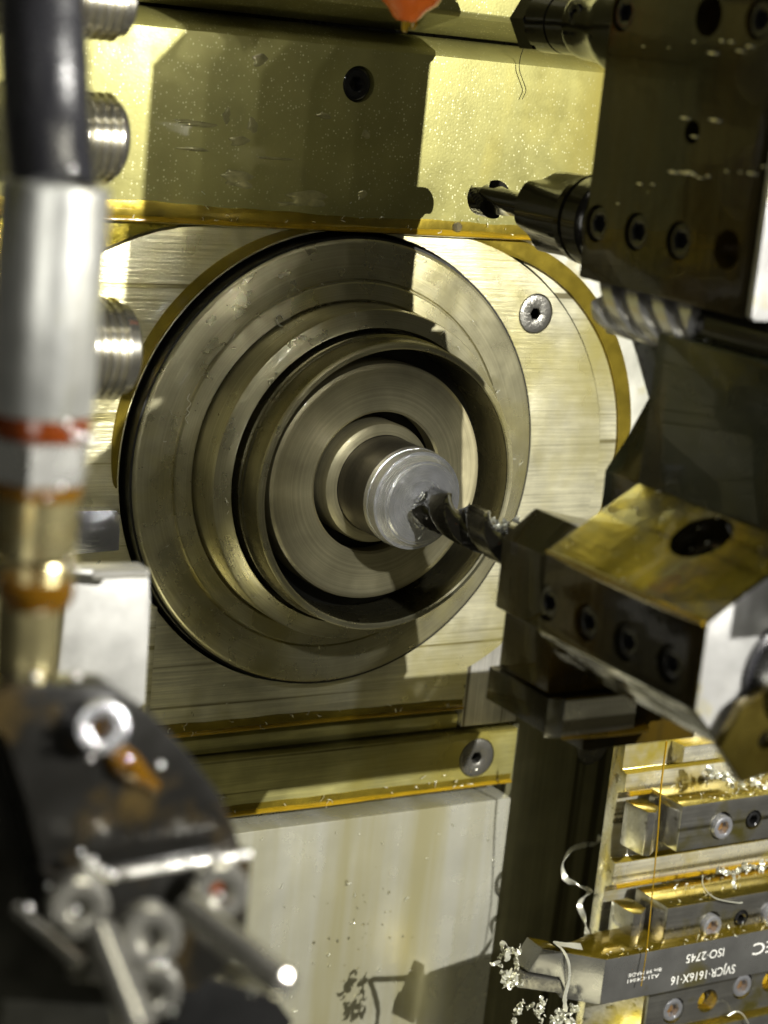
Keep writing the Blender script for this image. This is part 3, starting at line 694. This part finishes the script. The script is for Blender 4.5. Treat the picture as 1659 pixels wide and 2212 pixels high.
# =================================================================== LEFT: threaded fittings, hose, brackets
def threaded(c, r, x0, x1, name, label, grp, parent_end=True):
    t = thing(name, label, 'threaded fitting', (x0, c[1], c[2]-r), grp)
    prof = [(0, 0), (0, r-1.4)]; L = x1-x0; p = 2.3; n = int((L-2)/p)
    for i in range(n):
        prof += [(i*p+.1, r-1.25), (i*p+p*.40, r), (i*p+p*.56, r), (i*p+p*.9, r-1.25)]
    prof += [(L-1.2, r-1.6), (L, r-3.2), (L, 0)]
    finish('thread', lathe(NB(), (x0, c[1], c[2]), (1, 0, 0), prof, 72), 'thread_steel', t, angle=20)
    finish('neck', lathe(NB(), (x0-12, c[1], c[2]), (1, 0, 0), [(0, 0), (0, r+.8), (11, r+.8), (11.9, r-.4), (11.9, 0)], 6*8), 'nickel', t)
    return t
G = 'threaded fittings beside the black hose'
threaded((0, -45, 129.5), 9.5, -122, -100.5, 'threaded_fitting', 'dark threaded fitting cut by the top edge, right of the black hose', G)
threaded((0, -45, 96.6), 11.3, -119, -100.8, 'threaded_fitting', 'silver threaded fitting beside the lower end of the black hose', G)
threaded((0, -45, 43.6), 13.2, -116, -94.2, 'threaded_fitting', 'silver threaded fitting beside the long pale ferrule, near the spindle', G)

KF = .9
DT = 372*KF
hp0 = W(105, 640, d=DT); HXx, HYy = hp0.x, hp0.y
def zr(py): return zat(HXx, HYy, py)
t = thing('coolant_hose', 'blurred black coolant hose ending in a long pale metal ferrule', 'hose', (HXx, HYy, zr(1480)))
a = W(98, -160, d=DT); a.x -= 2
finish('rubber_hose', tube(NB(), [a+Vector((-4, 0, 10)), W(85, -60, d=DT), W(95, 120, d=DT), W(103, 280, d=DT), Vector((HXx, HYy, zr(425)))], 8.5*KF, 40, 10), 'rubber', t)
def zl(name, rows, m, seg=48, par=None):
    z0 = zr(rows[0][0]); prof = []
    for r_ in rows: prof.append((z0-zr(r_[0]), r_[1]*KF)+tuple(r_[2:]))
    return finish(name, lathe(NB(), (HXx, HYy, z0), (0, 0, -1), prof, seg), m, par or t, angle=40)
zl('ferrule', [(392, 0), (392, 9.6), (400, 10.3), (560, 10.3), (880, 9.9), (890, 9.4), (890, 0)], 'aluminium')
zl('amber_seal', [(889, 0), (889, 9.2), (905, 9.5), (925, 9.5), (937, 9.2), (937, 0)], 'amber_ring')
zl('hex_nut', [(938, 0), (938, 9.0, 1), (944, 10.3, 1), (1028, 10.3, 1), (1036, 9.4, 1), (1036, 0)], 'nickel', 72)
zl('oil_ring', [(1036, 0), (1036, 8.7), (1050, 9.1), (1066, 8.6), (1072, 0)], 'oil_dark')
zl('brass_body', [(1066, 0), (1066, 8.3), (1190, 8.3), (1200, 0)], 'brass')
t2 = thing('elbow_fitting', 'brass elbow fitting with a wide oily collar under the hose', 'pipe fitting', (HXx-2, HYy, zr(1500)))
zl('collar', [(1200, 0), (1200, 8.4), (1215, 9.0), (1285, 7.6), (1300, 6.2), (1300, 0)], 'brass', 48, t2)
zl('stem', [(1296, 0), (1296, 6.3), (1480, 6.0), (1490, 0)], 'brass', 48, t2)
c = W(140, 1240, d=DT-8)
finish('oil_collar', lathe(NB(), W(78, 1246, d=DT-3), (0, 0, -1), [(0, 0), (0, 5.6), (1.2, 6.6), (3.6, 6.4), (5, 5.4), (5, 0)], 48), 'oil_dark', t2)

# left grey bracket plate and clips
t = thing('grey_bracket', 'blurred grey upright bracket plate left of the spindle', 'bracket', (-120, -110, -80))
DB = 452
def slab_d(pts, d, th, name, m, par, bev=.3, **k):
    """plate facing the lens side, built at its own distance with real thickness along Y"""
    Yp = W(*pts[0], d=d).y
    q = [W(x, y, Y=Yp) for x, y in pts]; bm = prism(NB(), [(p.x, p.z) for p in q], Yp, Yp+th)
    return finish(name, bm, m, par, bevel=bev, **k)
slab_d([(150, 1232), (322, 1228), (326, 1300), (314, 1520), (250, 1560), (120, 1500)], DB, 6, 'plate', 'bracket_grey', t, .5)
p = W(200, 1225, d=DB-2); q = W(322, 1222, d=DB+3)
finish('top_edge', cyl(NB(), W(200, 1241, d=DB-3), W(322, 1238, d=DB-3), 1.15, bev=.3), 'white_steel', t)
slab_d([(326, 1310), (341, 1312), (322, 1560), (306, 1560)], 560, 5, 'back_flange', 'milled_plate', t, .3)
t = thing('clip_bracket', 'small shiny clip with a rounded corner left of the spindle disc', 'clip', (-80, -20, -10))
slab_d([(150, 1104), (250, 1102), (262, 1112), (258, 1190), (150, 1200)], 560, 5, 'tab', 'screw_steel', t, .6)
slab_d([(150, 1052), (232, 1050), (230, 1100), (150, 1102)], 566, 5, 'stub', 'gang_steel', t, .4)
t = thing('side_cover', 'pale machined edge strip seen between the hose and the spindle disc', 'edge strip', (-75, 0, -30))
slab_d([(150, 860), (262, 862), (238, 1060), (232, 1240), (150, 1240)], 592, 4, 'strip', 'milled_plate', t, .4)

# front dark bracket with the big screw
DK = 392*KF
t = thing('dark_bracket', 'blurred dark bracket plate with one big socket screw at lower left', 'bracket', (-150, -150, -120))
Yp = W(250, 1700, d=DK).y
q = [W(x, y, Y=Yp) for x, y in [(-60, 1500), (60, 1478), (240, 1482), (330, 1545), (410, 1630), (478, 1720), (512, 1800), (524, 1858), (240, 1900), (100, 1915), (60, 1740), (10, 1590), (-60, 1560)]]
c = W(212, 1560, Y=Yp)
finish('plate', prism(NB(), [(p.x, p.z) for p in q], Yp, Yp+7), 'bracket_dark', t, bevel=.6)
finish('socket_screw', screw_bm(c, (-.25, -1, .15), 5.4*KF, 2.6*KF, 5.5, 3.5, 1, .9), 'screw_steel', t)
finish('oil_pool', lathe(NB(), c+Vector((0, -2.4, 0)), NEGY, [(0, 0), (0, 2), (.3, 0)], 20), 'oil_dark', t)
sl = W(262, 1640, Y=Yp)
bm = NB(); tube(bm, [sl+Vector((-3, -.2, 3)), sl+Vector((1, -.4, -1)), sl+Vector((7, -.2, -6))], lambda q: 1.2+1.6*math.sin(math.pi*min(1, q*1.1)), 12); finish('oil_bead', bm, 'oil_dark', t)

t = thing('nozzle_block', 'blurred nozzle block with pale ring nozzles in the lower left corner', 'nozzle block', (-150, -165, -160))
q = [W(x, y, Y=Yp-4) for x, y in [(100, 1890), (235, 1900), (545, 1848), (540, 1905), (530, 2060), (420, 2140), (150, 2120), (95, 1960)]]
finish('block', prism(NB(), [(p.x, p.z) for p in q], Yp-4, Yp+6), 'bracket_dark', t, bevel=.5)
bm = NB(); tube(bm, [W(180, 1855, Y=Yp-5), W(235, 1892, Y=Yp-5), W(262, 1888, Y=Yp-5), W(400, 1866, Y=Yp-5), W(540, 1846, Y=Yp-5)], .95, 14, 10); finish('bright_lip', bm, 'white_steel', t)
def nozzle(px, py, r, dy, ax, par):
    c = W(px, py, Y=Yp-dy); r *= KF
    return finish('ring_nozzle', lathe(NB(), c, ax, [(-3, 0), (-3, r), (1.6, r), (2.4, r*.86), (2.6, r*.6), (2.2, r*.42), (.5, r*.32), (.5, 0)], 40), 'rod_steel', par)
nozzle(167, 1957, 6.2, 10, (-.3, -1, .1), t); nozzle(471, 1922, 6.1, 8, (-.2, -1, .1), t)
nozzle(322, 2020, 6.3, 16, (-.3, -1, .2), t); nozzle(325, 2135, 6.0, 18, (-.4, -1, .1), t)
for px, py in ((471, 1922),):
    finish('oil_pool', lathe(NB(), W(px-3, py-5, Y=Yp-9), NEGY, [(0, 0), (0, 1.6), (.6, 0)], 16), 'amber_ring', t)
def rod(a, b, r, d0, d1, label):
    o = finish('coolant_pipe', cyl(NB(), W(*a, d=d0*KF), W(*b, d=d1*KF), r*KF, bev=.6), 'rod_steel'); tag(o, label, 'pipe', 'short coolant pipes at lower left'); return o
rod((400, 1955), (622, 2132), 3.0, 366, 350, 'thick slanting steel pipe running to the right below the dark bracket')
rod((214, 2005), (300, 2230), 3.0, 362, 350, 'upright steel pipe between the ring nozzles near the bottom edge')
rod((30, 1958), (175, 2085), 1.2, 372, 360, 'thin slanting steel pipe farthest left over the black corner')
t = thing('machine_door_edge', 'black door edge filling the lower left corner', 'door edge', (-200, -200, -200))
q = [W(x, y, Y=Yp+10) for x, y in [(-80, 1500), (15, 1560), (75, 1780), (115, 1930), (330, 2120), (330, 2260), (-80, 2260)]]
finish('panel', prism(NB(), [(p.x, p.z) for p in q], Yp+10, Yp+16), 'groove_black', t, bevel=.5)
q = [W(x, y, Y=Yp+9) for x, y in [(330, 2120), (420, 2080), (560, 2120), (600, 2175), (520, 2260), (330, 2260)]]
o = finish('chip_tray', prism(NB(), [(p.x, p.z) for p in q], Yp+2, Yp+15), 'screw_black', None, bevel=.5)
tag(o, 'dark tray corner under the slanting pipe, littered with chips', 'tray')

def drops(par, pts, r0=.45, r1=.8, m='glint_bead'):  # bright metal beads set where the blurred highlights sit
    for px, py, d in pts:
        bm = NB(); r = random.uniform(r0, r1); bmesh.ops.create_uvsphere(bm, u_segments=14, v_segments=10, radius=r)
        bmesh.ops.translate(bm, vec=W(px, py, d=d*KF), verts=bm.verts)
        finish('glint_droplet', bm, m, par, angle=80)
HT = [o for o in sc.objects if o.name == 'coolant_hose'][0]; EL = [o for o in sc.objects if o.name == 'elbow_fitting'][0]
BK = [o for o in sc.objects if o.name == 'dark_bracket'][0]; NZ = [o for o in sc.objects if o.name == 'nozzle_block'][0]
drops(HT, [(155, 365, 362), (165, 412, 361), (142, 915, 361), (160, 940, 361), (172, 942, 361), (184, 944, 361), (196, 950, 362), (130, 1052, 362), (100, 1075, 363)])
drops(EL, [(148, 1210, 364), (156, 1228, 364), (76, 1462, 366), (165, 1462, 368)])
drops(BK, [(180, 1600, 378), (210, 1610, 378), (178, 1572, 378), (345, 1652, 386), (195, 1638, 384), (10, 1545, 386)])
drops(NZ, [(175, 1840, 380), (202, 1856, 380), (228, 1884, 380), (244, 1888, 380), (352, 1872, 380), (408, 1862, 380), (468, 1850, 380), (520, 1846, 380), (534, 1845, 380), (105, 1914, 380), (215, 2008, 362), (228, 2015, 362), (425, 1982, 366), (164, 1965, 372), (312, 2038, 370), (473, 1935, 372), (330, 2082, 370), (350, 2080, 370), (372, 2182, 356), (290, 2205, 350), (545, 2140, 356), (60, 1960, 368)])
# =================================================================== orange nozzle at the top
t = thing('orange_nozzle', 'orange plastic nozzle hanging into the top edge with dripping tips', 'nozzle', (-30, -60, 130))
c = Vector((-29.3, -60, 129.5))
zz = lambda py: zat(-29.3, -60, py)
top = zz(-40)
finish('body', lathe(NB(), (-29.3, -60, top), (-.05, 0, -1), [(0, 0), (0, 10.5), (top-zz(5), 7.6), (top-zz(22), 5.0), (top-zz(38), 3.6), (top-zz(46), 2.6), (top-zz(48), 0)], 32), 'orange_plastic', t, angle=60)
for dx, py in ((-1.2, 70), (1.2, 62)):
    finish('tip', lathe(NB(), (-28.8+dx, -60.5, zz(38)), (0, 0, -1), [(0, 0), (0, 1.2), ((zz(38)-zz(py))*.8, 1.0), (zz(38)-zz(py), .5), (zz(38)-zz(py)+.2, 0)], 16), 'oil', t)

# =================================================================== SWARF
def curl(pts, w, label, Y=None, m='swarf_silver', grp='loose metal chips', tw=1.5, th=.15, ph=0., jag=.15, name='metal_chip', **k):
    P = [W(p[0], p[1], Y=(p[2] if len(p) > 2 else Y)) for p in pts]
    o = finish(name, ribbon(NB(), P, w, th, tw, 8, ph, jag), m); tag(o, label, 'metal chip', grp); return o
# on the spindle
curl([(612, 690), (606, 682), (599, 684), (598, 693), (605, 703), (625, 710), (650, 706), (680, 698), (702, 700)], .55, 'thin hooked chip resting on the upper left of the spindle rings', -2.5, ph=.8)
curl([(410, 850), (405, 862), (412, 872), (404, 884), (409, 892), (401, 903), (406, 915)], .3, 'tiny crumpled chip on the left spindle ring', -1.2, tw=3)
# long spiral over dark column
curl([(1296, 1805, -5), (1290, 1822, -8), (1262, 1825, -14), (1232, 1838, -20), (1216, 1868, -24), (1222, 1898, -26), (1248, 1912, -28), (1274, 1925, -30), (1262, 1940, -32), (1252, 1955, -34), (1262, 1985, -36), (1268, 2010, -40), (1265, 2030, -44)], lambda q: 2.1-1.0*abs(q-.5), 'long wavy silver chip hanging in front of the dark column', tw=5, th=.2)
curl([(1256, 2045, -60), (1215, 2040, -66), (1200, 2038, -69), (1214, 2050, -71), (1226, 2072, -72), (1230, 2100, -72), (1226, 2130, -72), (1220, 2155, -72), (1222, 2185, -72)], lambda q: 2.0-.8*q, 'pale chip strip draped over the head of the turning tool', tw=.8, th=.2)
def crumple(cx, cy, Y, rad, n, label, m='swarf_silver', w=.9, loop=None, grp='crumpled chip bundles'):
    bm = NB()
    for k in range(int(n*2.4)):
        if loop is None: c = W(cx, cy, Y=Y)
        else:
            i0 = k % len(loop); f_ = random.random(); A0 = loop[i0]; A1 = loop[(i0+1) % len(loop)] if i0+1 < len(loop) else loop[i0]
            c = W(A0[0]+(A1[0]-A0[0])*f_, A0[1]+(A1[1]-A0[1])*f_, Y=Y)
        big = random.random() < .3; L_ = rad*(random.uniform(.9, 1.6) if big else random.uniform(.3, .8))
        d = Vector((random.uniform(-1, 1), random.uniform(-.6, .6), random.uniform(-1, 1))).normalized(); P = [c]
        for i in range(random.randint(4, 8)):
            d = (d+Vector((random.uniform(-1, 1), random.uniform(-.8, .8), random.uniform(-1, 1)))*.9).normalized()
            nx = P[-1]+d*L_*random.uniform(.25, .6); P.append(nx.lerp(c, .18))
        wb = w*(random.uniform(1.1, 2.0) if big else random.uniform(.3, .8))
        ribbon(bm, P, lambda q: wb*(.35+.65*math.sin(math.pi*min(1, .12+q*.9))), .12, random.uniform(-2, 3), 5, random.uniform(0, 3), jag=.25)
    o = finish('chip_bundle', bm, m); tag(o, label, 'metal chips', grp); return o
LP = [(1100+24*math.cos(a)*.8, 2085+38*math.sin(a)) for a in [i*.5 for i in range(13)]]
crumple(0, 0, -58, 2.4, 22, 'knotted ring of white chips left of the turning tool head', loop=LP, w=1.1)
crumple(0, 0, -60, 1.6, 8, 'jagged stick of chips below the insert', loop=[(1132, 2160), (1125, 2172), (1118, 2186), (1112, 2200), (1108, 2212)], w=1.0)
crumple(0, 0, -60, 1.8, 14, 'loose chip lumps under the turning tool head', loop=[(1165, 2160), (1175, 2170), (1160, 2185), (1172, 2205), (1180, 2160), (1150, 2172)], w=.9)
crumple(0, 0, -62, 2.2, 16, 'silver chip clump at the bottom edge beneath the draped strip', loop=[(1200, 2190), (1215, 2182), (1230, 2190), (1240, 2180), (1210, 2205), (1225, 2206), (1190, 2208)], w=1.2)
crumple(0, 0, -52, 2.6, 26, 'dense heap of shiny chips on the upper wedge clamp at right', loop=[(1530, 1658), (1550, 1672), (1575, 1675), (1595, 1690), (1620, 1700), (1645, 1690), (1510, 1668), (1600, 1668), (1635, 1675)], w=1.3)
crumple(0, 0, -60, 2.2, 16, 'wet chip coils lying on top of the lower wedge clamp', loop=[(1545, 1885), (1562, 1880), (1585, 1890), (1605, 1878), (1622, 1872), (1645, 1880)], w=1.0)
curl([(1518, 1890), (1520, 1915), (1545, 1940), (1590, 1950), (1604, 1950)], .35, 'fine bright hair of metal on the gold top of the lower wedge clamp', -61, tw=0, th=.2)
curl([(1573, 2194), (1590, 2185), (1605, 2192), (1617, 2212)], .4, 'thin looped chip by the bottom row of hex screws', -66, tw=0, th=.2)
curl([(1131, 103), (1124, 125), (1122, 150), (1130, 175), (1136, 195), (1128, 215)], .22, 'dark hair-thin chip hanging on the sparkling cover plate', .6, m='swarf_dark', tw=0, th=.2)
crumple(0, 0, -85, 2.4, 10, 'torn bright chip wrapped round the black drill', loop=[(1080, 1135), (1092, 1142), (1104, 1140), (1070, 1128), (1098, 1160)], w=2.0)
curl([(920, 1090), (905, 1098), (902, 1115), (915, 1128)], 1.3, 'small curled chip at the drill tip', -49.5, tw=.5, th=.2)
# oil thread that falls from the ribbed holder
o = finish('oil_thread', tube(NB(), [W(1440, 1600, Y=-64), W(1428, 1700, Y=-64), W(1421, 1800, Y=-64), W(1412, 1900, Y=-64), W(1398, 2040, Y=-66), W(1385, 2130, Y=-67)], lambda q: .32-.16*q, 8), 'oil')
tag(o, 'thin amber thread of oil falling in front of the stop blocks', 'oil thread')
o = finish('oil_drop', lathe(NB(), W(987, 491, Y=1.8), NEGY, [(0, 0), (0, 1.7), (.8, 1.5), (1.4, .9), (1.6, 0)], 24), 'oil_clear'); tag(o, 'clear round oil drop on the bottom edge of the cover plate', 'oil drop')

# fine chips and dirt nobody could count, lying on the wall, the spindle and the gang
bm = NB(); rnd = random.Random(5)
def speck(p, L_, w):
    d = Vector((rnd.uniform(-1, 1), rnd.uniform(-.25, .1), rnd.uniform(-1, 1))).normalized(); k = Vector((rnd.uniform(-1, 1), -.3, rnd.uniform(-1, 1)))*L_*.3
    ribbon(bm, [p, p+d*L_*.5+k, p+d*L_], w, .08, rnd.uniform(0, 2), 4, rnd.uniform(0, 3), jag=.3)
for k in range(34):
    a = rnd.uniform(0, 6.28); r = rnd.choice([rnd.uniform(59, 68), 57.6, rnd.uniform(46, 50.5)]); y = -.2 if r > 57 else -14.8
    speck(Vector((r*math.cos(a), y, r*math.sin(a))), rnd.uniform(.6, 2.2), rnd.uniform(.12, .3))
for k in range(26): speck(Vector((rnd.uniform(-60, 57), 5.6, -84.6+rnd.expovariate(.35))), rnd.uniform(.6, 2.0), rnd.uniform(.15, .35))
for k in range(30): speck(Vector((rnd.uniform(-50, 80), 4.4, -112.8+rnd.expovariate(.4))), rnd.uniform(.6, 2.4), rnd.uniform(.15, .4))
for k in range(24): speck(Vector((rnd.uniform(-80, 60), 1.5, 73+rnd.expovariate(.3))), rnd.uniform(.5, 1.8), rnd.uniform(.12, .25))
for k in range(30): speck(Vector((rnd.uniform(-20, 80), 3.6, rnd.uniform(-190, -121))), rnd.uniform(.5, 2.0), rnd.uniform(.12, .3))
for k in range(60): speck(Vector((rnd.uniform(105, 160), rnd.uniform(-58, -43), rnd.choice([-100.0, -135.4]))), rnd.uniform(.8, 2.6), rnd.uniform(.2, .5))
for k in range(26): speck(Vector((rnd.uniform(76, 150), rnd.uniform(-64, -60), -146.4)), rnd.uniform(.6, 2.0), rnd.uniform(.2, .4))
for k in range(22):
    q = rnd.uniform(0, 1); p = Vector((-25, 0, 13.2)).lerp(Vector((0, 0, 29)), q); speck(Vector((p.x-.1, rnd.uniform(-199, -143), p.z+.25)), rnd.uniform(.5, 1.6), rnd.uniform(.12, .3))
for k in range(18): speck(Vector((rnd.uniform(-3, 3), -47.2-rnd.uniform(0, 3), rnd.uniform(-8, 6))), rnd.uniform(.8, 3), rnd.uniform(.2, .6))
o = finish('fine_chips', bm, 'swarf_silver'); tag(o, 'fine metal chips and dust stuck to the oily surfaces', 'metal chips'); o['kind'] = 'stuff'
